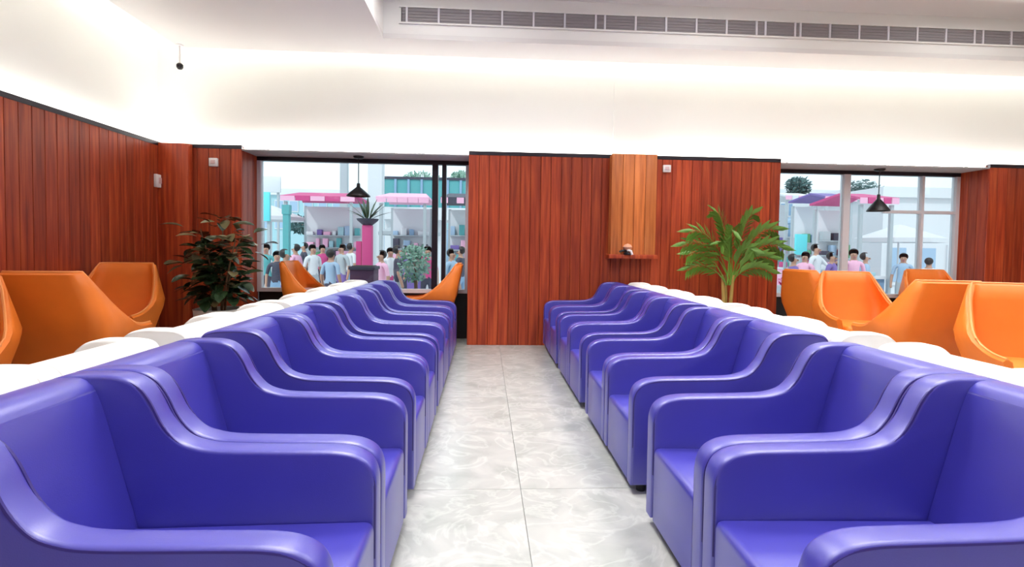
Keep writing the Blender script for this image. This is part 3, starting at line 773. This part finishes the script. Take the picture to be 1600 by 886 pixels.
# people outside
skin_m = col('skin', (.48, .27, .19), .55); hair_m = col('hair', (.015, .012, .012), .5); shoe_m = col('shoes', (.03, .03, .035), .5)
def person(px, Y, rz, shirt, pants, label, h=1.68, arm=0, stride=.1, sit=False):
    s = h/1.70
    J = {}
    V = []; E = []; Rr = []
    def v(p, r, par=None):
        V.append(Vector(p)*s); Rr.append(r*s)
        if par is not None: E.append((par, len(V)-1))
        return len(V)-1
    z0 = -.42 if sit else 0
    pel = v((0, 0, .94+z0), .135); wa = v((0, .0, 1.10+z0), .118, pel); ch = v((0, -.01, 1.28+z0), .142, wa); nk0 = v((0, 0, 1.41+z0), .085, ch)
    nk = v((0, -.005, 1.48+z0), .052, nk0); hd = v((0, -.015, 1.56+z0), .082, nk); hd2 = v((0, -.01, 1.63+z0), .086, hd)
    for sx in (-1, 1):
        sh = v((sx*.175, 0, 1.38+z0), .062, nk0)
        if arm and sx == 1: el = v((sx*.23, -.16, 1.20+z0), .045, sh); wr_ = v((sx*.16, -.36, 1.28+z0), .032, el); hn = v((sx*.14, -.44, 1.31+z0), .036, wr_)
        else: el = v((sx*.235, .03, 1.12+z0), .045, sh); wr_ = v((sx*.25, -.05, .88+z0), .032, el); hn = v((sx*.245, -.07, .79+z0), .036, wr_)
        hp_ = v((sx*.095, 0, .88+z0), .098, pel)
        if sit: kn = v((sx*.12, -.42, .50), .066, hp_); an = v((sx*.12, -.40, .09), .042, kn); v((sx*.12, -.54, .04), .040, an)
        else:
            st = sx*stride; kn = v((sx*.10, -st*.6-.02, .49), .066, hp_); an = v((sx*.10, -st, .09), .042, kn); v((sx*.11, -st-.14, .04), .040, an)
    me = bpy.data.meshes.new('tmp'); me.from_pydata(V, E, [])
    o = bpy.data.objects.new('person', me); C.objects.link(o)
    md = o.modifiers.new('Skin', 'SKIN')
    for i, sv in enumerate(me.skin_vertices[0].data): sv.radius = (Rr[i], Rr[i]*.85); sv.use_root = i == 0
    sub = o.modifiers.new('Sub', 'SUBSURF'); sub.levels = 1; sub.render_levels = 1
    dg = bpy.context.evaluated_depsgraph_get(); m2 = bpy.data.meshes.new_from_object(o.evaluated_get(dg)); o.modifiers.clear(); o.data = m2; m2.name = 'person'
    m2.materials.clear()
    for m in (skin_m, shirt, pants, shoe_m): m2.materials.append(m)
    for p_ in m2.polygons:
        c = p_.center/s; p_.use_smooth = True; z = c.z-z0
        if c.z < .10: k = 3
        elif z > 1.45: k = 0
        elif abs(c.x) > .19 and z < 1.16 and not (sit and c.z < .6): k = 0
        elif arm and c.y < -.2 and z > 1.1: k = 0
        elif z < .96: k = 2
        else: k = 1
        p_.material_index = k
    bm = bmesh.new(); bmesh.ops.create_uvsphere(bm, u_segments=12, v_segments=8, radius=.100*s)
    for q in bm.verts: q.co = Vector((q.co.x, q.co.y*1.08+.018*s, q.co.z*1.02+(1.635+z0)*s)) if True else q.co
    bmesh.ops.delete(bm, geom=[q for q in bm.verts if q.co.y < -.010*s and q.co.z < (1.675+z0)*s], context='VERTS')
    obj('hair', bm, hair_m, o, smooth=True)
    bm = bmesh.new()
    for sx in (-1, 1): box(bm, (sx*.032*s-.009, -.094*s, (1.590+z0)*s), (sx*.032*s+.009, -.080*s, (1.599+z0)*s))
    obj('eyes', bm, hair_m, o)
    bm = bmesh.new(); box(bm, (-.012*s, -.115*s, (1.555+z0)*s), (.012*s, -.08*s, (1.59+z0)*s)); obj('nose', bm, skin_m, o)
    bm = bmesh.new(); box(bm, (-.024*s, -.098*s, (1.525+z0)*s), (.024*s, -.075*s, (1.533+z0)*s)); obj('mouth', bm, cM, o)
    c = at(px, 400, Y); o.location = (c.x, Y, ZG); o.rotation_euler = (0, 0, rz)
    tag(o, label, 'person', 'people outside')
    return o
person(1275, 12.6, .5, cW, cG, 'person in a white shirt standing outside at the left of the right window', h=1.80, arm=1)
person(1334, 11.2, -.4, cP, cB, 'person in a pink top before the kiosk, right window')
person(1352, 11.6, 1.2, cLB, cB, 'person in a pale blue top before the kiosk, right window', 1.6)
person(1363, 8.3, 2.6, cV, cD, 'child with dark hair close outside below the right pendant lamp', 1.12)
person(1452, 11.7, 2.2, cW, cB, 'person in white by the round table outside the rightmost pane', 1.5)
person(433, 11, .4, cD, cB, 'person in dark clothes at the left edge of the left window', 1.45)
person(462, 13, -1.8, cP, cG, 'person in a pink top left of the red awning stall, left window', 1.6)
person(489, 12.5, .9, cW, cG, 'person in a white top before the red awning stall, nearer its left end', 1.6)
person(517, 10.5, 2.8, cLB, cD, 'person in a pale blue top before the red awning stall, nearer its right end', 1.5)
person(534, 13, -.5, cG, cV, 'person in a grey top left of the magenta banner pillar', 1.62)
person(610, 12.5, .3, cW, cM, 'person in a white top right of the magenta banner pillar', 1.55)
person(632, 13.5, -1.2, cV, cD, 'person in a violet top before the low pink-roofed stall', 1.6)
person(706, 10.5, 1.0, cLB, cB, 'person in a pale blue top in the narrow pane beside the centre wall', 1.55)

# more passers-by and parasols outside
extra = [(415, 12, .2, cT, cD, 'person in a teal top below the cyan board, left window', 1.6), (446, 9.6, 2.0, cW, cV, 'person in a white top close outside, left of the teal pillar', 1.5),
         (475, 15, -1, cD, cD, 'person all in black under the red awning', 1.65), (504, 14.6, .8, cM, cD, 'person in a magenta top under the red awning', 1.6),
         (548, 14.5, 2.4, cW, cB, 'person in a white top at the right end of the red awning', 1.65), (596, 10.2, -.8, cP, cW, 'person in a pink top and white trousers by the dark planter box', 1.5),
         (622, 10.8, 1.9, cD, cG, 'person in black left of the pale green shrub', 1.6), (668, 11.6, .1, cM, cD, 'person in a magenta top right beside the first black mullion', 1.6),
         (720, 12.4, -2, cD, cB, 'person in black seen at the right edge of the narrow pane', 1.6), (1240, 10.4, 1.4, cV, cD, 'person in a violet top at the left edge of the right window', 1.55),
         (1258, 11.4, -1, cP, cG, 'person in a pink top left of the man in white, right window', 1.6), (1300, 11.0, .6, cV, cB, 'person in a violet top just left of the white mullion', 1.6),
         (1412, 12.2, -.7, cLB, cG, 'person in a pale blue top before the white building', 1.6)]
for px, Y, rz, a, b, l, h in extra: person(px, Y, rz, a, b, l, h)
def parasol(px, pyt, Y, m, label):
    c = at(px, pyt, Y); h = c.z-ZG; o = empty('parasol', (c.x, Y, ZG)); tag(o, label, 'parasol')
    obj('base', lathe([(.25, 0), (.24, .06), (.04, .08)], 16), cG, o); obj('pole', lathe([(.025, .06), (.025, h)], 8), cW, o)
    obj('canopy', lathe([(0, h+.02), (.10, h), (1.1, h-.38), (1.1, h-.50), (1.06, h-.40), (.08, h-.03), (0, h-.02)], 8, False), m, o)
parasol(424, 322, 18, cW, 'white parasol behind the cyan board in the left window')
parasol(640, 346, 18.5, cG, 'grey parasol behind the low pink-roofed stall')
parasol(1250, 334, 25, cLB, 'pale blue parasol behind the man in white, right window')
parasol(1405, 352, 14.2, cW, 'white parasol before the white building')
